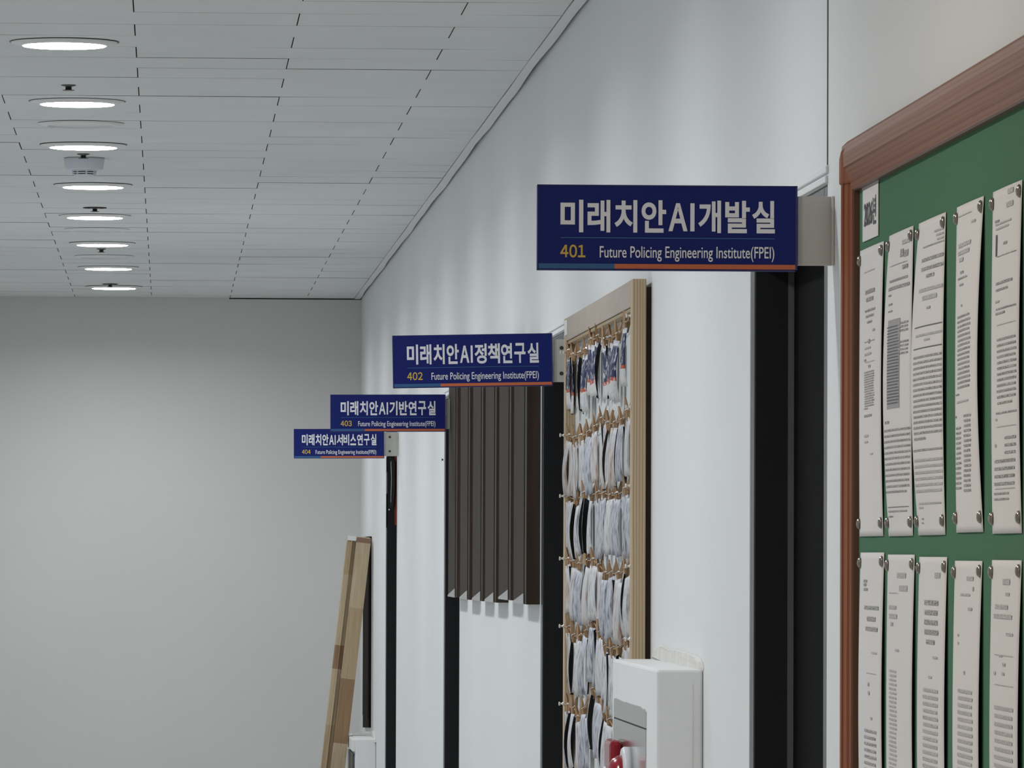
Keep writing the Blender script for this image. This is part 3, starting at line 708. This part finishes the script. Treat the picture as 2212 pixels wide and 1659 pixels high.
def make_peg():
    r = bpy.data.objects.new('clothes_peg', None); C.objects.link(r); r.empty_display_size = 0.02
    for s in (-1, 1):
        bm = NB()
        # tail splays out above, jaw closes below: outline in (x, z), thickness along y
        poly = [(s * 0.0003, -0.016), (s * 0.0024, -0.015), (s * 0.0044, -0.004), (s * 0.0056, 0.004), (s * 0.0064, 0.0225), (s * 0.0057, 0.0230), (s * 0.0010, 0.0065), (s * 0.0003, 0.0005)]
        prism(bm, poly, lambda u, v, q: V3(u, q, v), -0.0032, 0.0032)
        obj('arm', bm, MT['peg'], r)
    bm = NB()
    for q in (-0.0038, 0.0038): tube(bm, [(-0.0056, q, 0.001), (-0.001, q, 0.0040), (0.001, q, 0.0040), (0.0056, q, 0.001)], 0.0007, 5)
    tube(bm, [(0, -0.0044, 0.0040), (0, 0.0044, 0.0040)], 0.0017, 8)
    obj('spring', bm, MT['spring'], r)
    return r
def make_card(curl, wd, ht, bow, m):                        # hanging print: face towards -x, hung from z = 0
    bm = NB(); nu, nv = 6, 8; g = []
    for i in range(nu + 1):
        col = []
        for j in range(nv + 1):
            u, v = i / nu - 0.5, j / nv
            x = -curl * (1 - (2 * u) ** 2) * (0.3 + 0.7 * v) - bow * math.sin(PI * v * 0.95) * (1 + 0.5 * u) + 0.003 * v * u
            y = -u * wd * (0.88 + 0.12 * math.cos(u * 2))
            col.append([bm.verts.new((x + q, y, -v * ht)) for q in (0, 0.0004)])
        g.append(col)
    for i in range(nu):
        for j in range(nv):
            for q in (0, 1):
                vs = (g[i][j][q], g[i + 1][j][q], g[i + 1][j + 1][q], g[i][j + 1][q])
                f = bm.faces.new(vs if q == 0 else vs[::-1]); f.smooth = True; f.material_index = q
    for i in range(nu):
        for j in (0, nv): bm.faces.new((g[i][j][0], g[i + 1][j][0], g[i + 1][j][1], g[i][j][1]))
    for j in range(nv):
        for i in (0, nu): bm.faces.new((g[i][j][0], g[i][j + 1][0], g[i][j + 1][1], g[i][j][1]))
    return obj('hanging_photo', bm, [m, MT['card_back']], None)
STR = [
 [(1226, 762), (1240, 768), (1254, 764), (1267, 757), (1280, 735), (1293, 728), (1308, 733), (1321, 731), (1336, 722), (1354, 697)],
 [(1226, 944), (1243, 947), (1258, 943), (1273, 934), (1287, 922), (1302, 905), (1316, 916), (1331, 914), (1345, 908), (1358, 889)],
 [(1227, 1075), (1245, 1079), (1264, 1066), (1279, 1068), (1293, 1066), (1307, 1066), (1321, 1070), (1335, 1068), (1354, 1057)],
 [(1226, 1210), (1241, 1214), (1252, 1219), (1269, 1211), (1283, 1211), (1296, 1222), (1309, 1240), (1323, 1238), (1338, 1240), (1354, 1228)],
 [(1226, 1356), (1240, 1374), (1254, 1374), (1268, 1364), (1282, 1344), (1296, 1366), (1309, 1397), (1324, 1402), (1338, 1400), (1353, 1383)],
 [(1226, 1524), (1240, 1530), (1251, 1550), (1263, 1532), (1282, 1490), (1295, 1506), (1307, 1540), (1317, 1556)],
]
PS = 0.0235                                            # strings hang this far off the wall
peg0 = make_peg(); first_peg = True
cards = {}
VAR = [(0.0045, 0.052, 0.092, 0.004), (-0.0035, 0.054, 0.088, -0.002), (0.0060, 0.056, 0.098, 0.006), (0.0022, 0.050, 0.086, 0.001), (0.005, 0.048, 0.096, -0.0015), (0.003, 0.054, 0.090, 0.005), (-0.0025, 0.052, 0.094, 0.003)]
pin0 = None
for r, pts in enumerate(STR):
    P3 = []
    for px, py in pts:
        y, z = on_wall(px, py, PS); y = min(max(y, Yk0 + SW + 0.014), Yk1 - SW - 0.022); P3.append((y, z))
    ends = [(Yk1 - 0.022, P3[0][1] + 0.003 * (1 if r else 0)), (Yk0 + 0.022, P3[-1][1] + (0.004 if r < 5 else -0.05))]
    line = [(W - PF - 0.0016, *ends[0]), (W - PF - 0.0016, Yk1 - SW - 0.002, ends[0][1])] + [(W - PS, y, z) for y, z in P3]
    if r == 5: line += [(W - PS, *on_wall(1335, 1590, PS)), (W - PS, *on_wall(1354, 1600, PS))]
    line += [(W - PF - 0.0016, Yk0 + SW + 0.002, ends[1][1]), (W - PF - 0.0016, *ends[1])]
    line = sorted(line, key=lambda q: -q[1])
    bm = NB(); c = line[len(line) // 2]
    tube(bm, [(q[0] - c[0], q[1] - c[1], q[2] - c[2]) for q in line], 0.0009, 5)
    tag(obj('twine', bm, MT['twine'], None, c), '%s length of brown twine strung across the display board, counting from the top' % ORD[r], 'string', 'twine lengths across the display board')
    for k, e in enumerate((line[0], line[-1])):
        if pin0 is None:
            bm = NB(); lathe(bm, [(0.0038, 0.0), (0.0036, -0.0012), (0.0018, -0.002), (0.0017, -0.0058), (0.0034, -0.0066), (0.0036, -0.0082), (0.0028, -0.0090)], (0, 0, 0), 'X', 14)
            pin0 = q = obj('push_pin', bm, MT['pin'], None)
        else: q = dup(pin0, (0, 0, 0))
        q.location = (W - PF, e[1], e[2])
        tag(q, 'clear push pin on the %s stile holding the %s twine from the top' % ('far' if k == 0 else 'near', ORD[r]), 'push pin', 'push pins on the display board frame')
    n = len(P3)
    for i, (y, z) in enumerate(reversed(P3)):
        q = peg0 if first_peg else dup(peg0, (0, 0, 0)); first_peg = False
        q.location = (W - PS, y, z); q.rotation_euler = (random.uniform(-0.10, 0.10), 0, random.uniform(-0.7, 0.5))
        tag(q, '%s small wooden clothes peg from the near stile on the %s twine' % (ORD[i], ORD[r]), 'clothes peg', 'wooden pegs on the display board')
        if r == 0: kind = 'photo_blue'
        else: kind = random.choice(['photo_white', 'photo_white', 'photo_silver', 'photo_silver', 'photo_skin'])
        for extra in ((0, 1) if random.random() < 0.85 else (0,)):
            vi = random.randrange(7); key = (kind, vi)
            yaw = random.choice([random.uniform(0.02, 0.14), random.uniform(0.06, 0.20), random.uniform(0.04, 0.16), random.uniform(-0.24, -0.12)]) if extra == 0 else random.choice([random.uniform(0.0, 0.16), random.uniform(0.0, 0.16), random.uniform(-0.24, -0.14)])
            loc = (W - PS - 0.002 + random.uniform(-0.001, 0.001), y - 0.062 * extra - random.uniform(0, 0.008), z - 0.007 - 0.003 * extra - random.uniform(0, 0.004))
            if loc[1] < Yk0 + SW + 0.03: continue
            if key not in cards: cards[key] = q = make_card(*VAR[vi], MT[kind])
            else: q = dup(cards[key], (0, 0, 0))
            q.location = loc; q.rotation_euler = (random.uniform(-0.13, 0.13), random.uniform(-0.03, 0.03), yaw)
            desc = {'photo_blue': 'navy print with red stripe', 'photo_white': 'whitish sleeved print', 'photo_silver': 'silvery sleeved print', 'photo_skin': 'pale brownish print'}[kind]
            tag(q, '%s %s the %s peg from the near stile, %s twine' % (desc, 'under' if extra == 0 else 'right of', ORD[i], ORD[r]), 'photo', 'prints pegged on the display board')

# ------------------------------------------------------------------ dark slatted panels on the wall between 402 and 403
SP = 0.028
xr = [1137, 1103, 1071.5, 1042.5, 1014, 987]
zb = on_wall(1140, 1306, SP)[1]
slen = [wy(1112, SP) - wy(1137, SP)] * 6
for i, px in enumerate(xr):
    y0 = on_wall(px, 1100, SP)[0]; y1 = y0 + slen[i]
    zz = on_wall(px, [1306, 1297, 1302, 1299, 1296, 1291][i], SP)[1]
    t = thing('slat_panel', 'dark brown upright wall slat under the 402 sign, %s of six counting from the nearest' % ORD[i], 'wall slat', (W, y0, zz), 'dark slats below the 402 sign')
    hh = (2.10 if i == 0 else 2.125) - zz; Ls = y1 - y0
    bm = NB(); bx(bm, -SP, -0.0004, 0, Ls, 0, hh); obj('slat_body', bm, [MT['panel']], t, bevel=0.0012)
    bm = NB(); bx(bm, -SP - 0.0022, -SP + 0.0005, 0.055, Ls - 0.001, 0.003, hh - 0.003); obj('face_board', bm, MT['panel_face'], t, bevel=0.001)
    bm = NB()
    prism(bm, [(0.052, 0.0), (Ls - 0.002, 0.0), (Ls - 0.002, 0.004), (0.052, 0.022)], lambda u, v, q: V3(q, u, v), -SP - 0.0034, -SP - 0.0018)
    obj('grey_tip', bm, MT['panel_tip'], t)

# ------------------------------------------------------------------ fire hydrant cabinet boxed out from the wall, near
CP = W - at_depth(1418, 1500, on_wall(1519, 1500)[0])[0]
Yc0 = on_wall(1519, 1500)[0]; Yc1 = on_wall(1323.5, 1440, CP)[0]
Zc = on_wall(1418, 1446, CP)[1]
t = thing('hydrant_cabinet', 'white boxed fire hydrant cabinet with steel front under the display board', 'cabinet', (W, Yc0, 0))
Lc = Yc1 - Yc0
bm = NB(); bx(bm, -CP, -0.0003, 0, Lc, 0.0, Zc); obj('cabinet_body', bm, MT['cabinet'], t, bevel=0.004)
def cz(px, py): y, z = on_wall(px, py, CP); return (y - Yc0, z)
top = [cz(1328, 1509), cz(1332, 1508), cz(1340, 1512), cz(1349, 1516), cz(1350.5, 1519), cz(1352, 1516), cz(1372, 1523), cz(1384, 1526), cz(1391, 1532), cz(1392.5, 1534), cz(1394, 1531), cz(1397, 1538)]
seam = [cz(1396.5, 1573), cz(1327, 1548)]
bm = NB(); prism(bm, top + seam, lambda u, v, q: V3(q, u, v), -CP - 0.0012, -CP + 0.001); obj('steel_header', bm, MT['steel'], t)
bm = NB(); xs_ = at_depth(1497, 1550, Yc0)[0] - W; bx(bm, xs_ - 0.0006, xs_ + 0.0006, -0.0006, 0.001, 0.02, Zc - 0.02); obj('side_seam', bm, MT['plaster'], t)
s2 = [cz(1327, 1551), cz(1396.5, 1576.5)]
bm = NB(); prism(bm, [s2[0], s2[1], (s2[1][0], 0.25), (s2[0][0], 0.25)], lambda u, v, q: V3(q, u, v), -CP - 0.0016, -CP + 0.001); dr = obj('steel_door', bm, MT['steel'], t)
bm = NB(); prism(bm, [seam[1], seam[0], s2[1], s2[0]], lambda u, v, q: V3(q, u, v), -CP - 0.0006, -CP + 0.001); obj('seam', bm, MT['void'], t)
# plaster smear on the wall over its top
bm = NB()
poly = [on_wall(x, y) for x, y in ((1408, 1420), (1412, 1402), (1420, 1394), (1432, 1393), (1445, 1401), (1462, 1402), (1480, 1408), (1500, 1413), (1512, 1420), (1519, 1432), (1521, 1444))]
poly += [(Yc0 - 0.002, Zc - 0.004), (Yc1 - 0.2, Zc - 0.004)]
poly = [(y - Yc0, z) for y, z in poly]
cen = (sum(p[0] for p in poly) / len(poly), sum(p[1] for p in poly) / len(poly))
cv = bm.verts.new((-0.004, cen[0], cen[1]))
ringo = [bm.verts.new((-0.0004, y, z)) for y, z in poly]
ringm = [bm.verts.new((-0.0035 - random.uniform(0, 0.0015), cen[0] + (y - cen[0]) * 0.86, cen[1] + (z - cen[1]) * 0.82)) for y, z in poly]
for i in range(len(poly)):
    j = (i + 1) % len(poly)
    bm.faces.new((ringo[i], ringo[j], ringm[j], ringm[i])); bm.faces.new((ringm[i], ringm[j], cv))
bm.faces.new(ringo)
obj('plaster_patch', bm, MT['plaster'], t)
# alarm lamp and call unit on its steel front
ya = on_wall(1363, 1640, CP)[0]; za = on_wall(1363, 1690, CP)[1]
r = thing('alarm_lamp', 'red domed alarm lamp with grey ring on the steel cabinet front', 'alarm lamp', (W - CP - 0.0016, ya, za))
bm = NB(); lathe(bm, [(0.052, 0.0), (0.052, -0.009), (0.049, -0.0125), (0.036, -0.0125)], (0, 0, 0), 'X', 40); obj('ring', bm, MT['plastic'], r)
bm = NB(); lathe(bm, [(0.040, -0.0122), (0.039, -0.018), (0.034, -0.026), (0.025, -0.032), (0.012, -0.0345), (0.004, -0.035)], (0, 0, 0), 'X', 36); obj('dome', bm, MT['red'], r)
yb_ = on_wall(1346, 1640, CP)[0]; zb_ = on_wall(1335, 1595, CP)[1]
r = thing('call_unit', 'red rounded alarm unit behind the domed lamp on the steel cabinet front', 'alarm unit', (W - CP - 0.0016, yb_, zb_ - 0.12))
bm = NB(); bx(bm, -0.019, 0, -0.005, 0.115, 0, 0.12); obj('housing', bm, MT['red'], r, bevel=0.007)
bm = NB(); lathe(bm, [(0.030, 0.0), (0.030, -0.004), (0.02, -0.006)], (-0.019, 0.055, 0.05), 'X', 28); obj('button', bm, MT['plastic'], r)

# ------------------------------------------------------------------ far hydrant cabinet, dark panel, leaning timber
Yd0 = on_wall(812.5, 1600)[0]; DP = W - at_depth(768, 1620, Yd0)[0]; Zd = at_depth(790, 1596.5, Yd0)[1]
t = thing('hydrant_cabinet', 'far white boxed cabinet low on the wall behind the leaning timber', 'cabinet', (W, Yd0, 0))
bm = NB(); bx(bm, -DP, -0.0003, 0, 0.72, 0, Zd); obj('cabinet_body', bm, MT['cabinet'], t, bevel=0.004)
bm = NB(); bx(bm, -DP - 0.012, -DP + 0.002, 0.02, 0.70, Zd - 0.045, Zd - 0.002); obj('front_lip', bm, MT['cabinet'], t, bevel=0.003)
bm = NB(); bx(bm, -DP - 0.009, -DP + 0.001, 0.10, 0.66, 0.2, Zd - 0.055); obj('steel_door', bm, mat('dark_steel', (0.10, 0.105, 0.11, 1), 0.35, metal=0.6), t, bevel=0.002)
bm = NB(); prism(bm, [(-0.012, Zd - 0.01), (0.0, Zd - 0.012), (0.26, Zd + 0.004), (0.26, Zd + 0.022), (0.10, Zd + 0.020)], lambda u, v, q: V3(q, u, v), -0.007, -0.0004); obj('plaster_patch', bm, MT['plaster'], t)

Yp = on_wall(803, 1300)[0] + 0.02
pp = 0.009
zt = at_depth(800, 1157, Yp)[1]
bm = NB(); LP_ = wy(783, pp + 0.002, 1400) - Yp
zl = lambda u: 0.022 - 0.026 * u
prism(bm, [(0, zl(0)), (LP_, zl(LP_)), (LP_, zt - Zd - 0.006), (0, zt - Zd - 0.006)], lambda u, v, q: V3(q, u, v), -pp, -0.0004)
bx(bm, -pp - 0.002, -pp + 0.001, 0.03, LP_ - 0.03, 0.05, zt - Zd - 0.036)
tag(obj('wall_panel', bm, MT['darkwood'], None, (W, Yp, Zd + 0.003), bevel=0.002), 'dark brown upright panel on the wall behind the leaning timber', 'panel')

Yt = Yp - 0.16
ax, az = at_depth(771, 1158, Yt); bx_, bz = at_depth(713.5, 1659, Yt)
sl = (ax - bx_) / (az - bz)                             # lean per metre
ang = math.atan(sl); Lt = az / math.cos(ang)
px_ = Yt / F
t = thing('leaning_timber', 'pale finger-jointed timber door post leaning against the wall by the end wall', 'timber', (ax - sl * az, Yt, 0.0))
t.rotation_euler = (0, ang, 0)
wR, wL = 31.5 * px_, 19.5 * px_
bm = NB()
prism(bm, [(0, 0), (wR, 0), (wR, 0.10), (0, 0.10)], lambda u, v, q: V3(u, v, q - (0.020 if (q > 0.5 and v < 0.01) else 0)), 0.0 + wR * 0.0, Lt)
obj('main_board', bm, MT['timber'], t, bevel=0.001)
bm = NB()
bx(bm, 0.0, wR, -0.0012, 0.0002, Lt - 0.0205 - 0.001, Lt - 0.0035); obj('end_grain', bm, mat('end_grain', (0.24, 0.15, 0.10, 1), 0.7), t)
bm = NB()
prism(bm, [(-wL, 0.012), (-wL * 0.55, 0.012), (-wL * 0.55, 0.004), (-wL * 0.42, 0.004), (-wL * 0.42, 0.020), (-0.0004, 0.020), (-0.0004, 0.095), (-wL, 0.095)], lambda u, v, q: V3(u, v, q), 0.004, Lt - 0.006)
obj('rebate', bm, MT['timber_edge'], t, bevel=0.0008)
bm = NB(); bx(bm, -wL, -0.0006, 0.003, 0.009, Lt - 0.018, Lt - 0.002); obj('painted_end', bm, MT['sticker'], t)

# ------------------------------------------------------------------ things in the 404 doorway
a, b = DOORS[404]
yj = b - 0.05
def dz(y): return at_depth(840, y, yj)[1]
def dx(x): return at_depth(x, 1050, yj)[0]
bm = NB(); bx(bm, dx(852.5) - W, dx(864) - W, -0.003, -0.0008, 0, dz(986) - dz(1134)); 
tag(obj('door_notice', bm, MT['redmatt'], None, (W, yj, dz(1134))), 'dark red strip notice on the black frame of the 404 doorway', 'notice')
t = thing('hanging_strap', 'dark hanging strap with a long tapered body in the 404 doorway', 'strap', (dx(848), yj - 0.010, dz(1095)))
bm = NB(); hh = dz(993) - dz(1095)
prism(bm, [(-0.007, 0), (0.004, 0), (0.009, hh * 0.35), (0.009, hh * 0.95), (0.006, hh), (-0.006, hh), (-0.007, hh * 0.8), (-0.003, hh * 0.55), (-0.006, hh * 0.2)], lambda u, v, q: V3(u, q, v), -0.006, 0.006)
obj('strap_body', bm, MT['strap'], t, bevel=0.002)
bm = NB(); tube(bm, [(-0.006, -0.007, hh * 0.96), (-0.004, -0.008, hh * 0.6), (-0.006, -0.008, hh * 0.1)], 0.0012, 6); obj('cord', bm, MT['plastic'], t)
for nm, y0, y1, x0, lb in (('lock_box', 1066, 1140, 835, 'black lock box low on the far frame of the 404 doorway'), ('door_closer', 987, 1020, 836.3, 'black door closer body at the top of the 404 doorway')):
    bm = NB(); bx(bm, dx(x0) - W, -0.0005, -0.03, 0.02, 0, dz(y0) - dz(y1))
    o = tag(obj(nm, bm, MT['frameblack'], None, (W, b - 0.025, dz(y1)), bevel=0.003), lb, 'door hardware')
    if nm == 'lock_box':
        bm = NB(); lathe(bm, [(0.003, 0.0), (0.003, -0.002), (0.002, -0.003)], (dx(841) - W, -0.03, dz(1101) - dz(1140)), 'Y', 12); obj('indicator', bm, MT['sticker'], o)

yn, zn = on_wall(958, 993)
bm = NB(); lathe(bm, [(0.0022, -0.0004), (0.0022, -0.0035), (0.0036, -0.0040), (0.0034, -0.0050)], (0, 0, 0), 'X', 12)
tag(obj('wall_nail', bm, MT['screw'], None, (W, yn, zn)), 'small dark nail in the white wall just beyond the 403 doorway', 'nail')
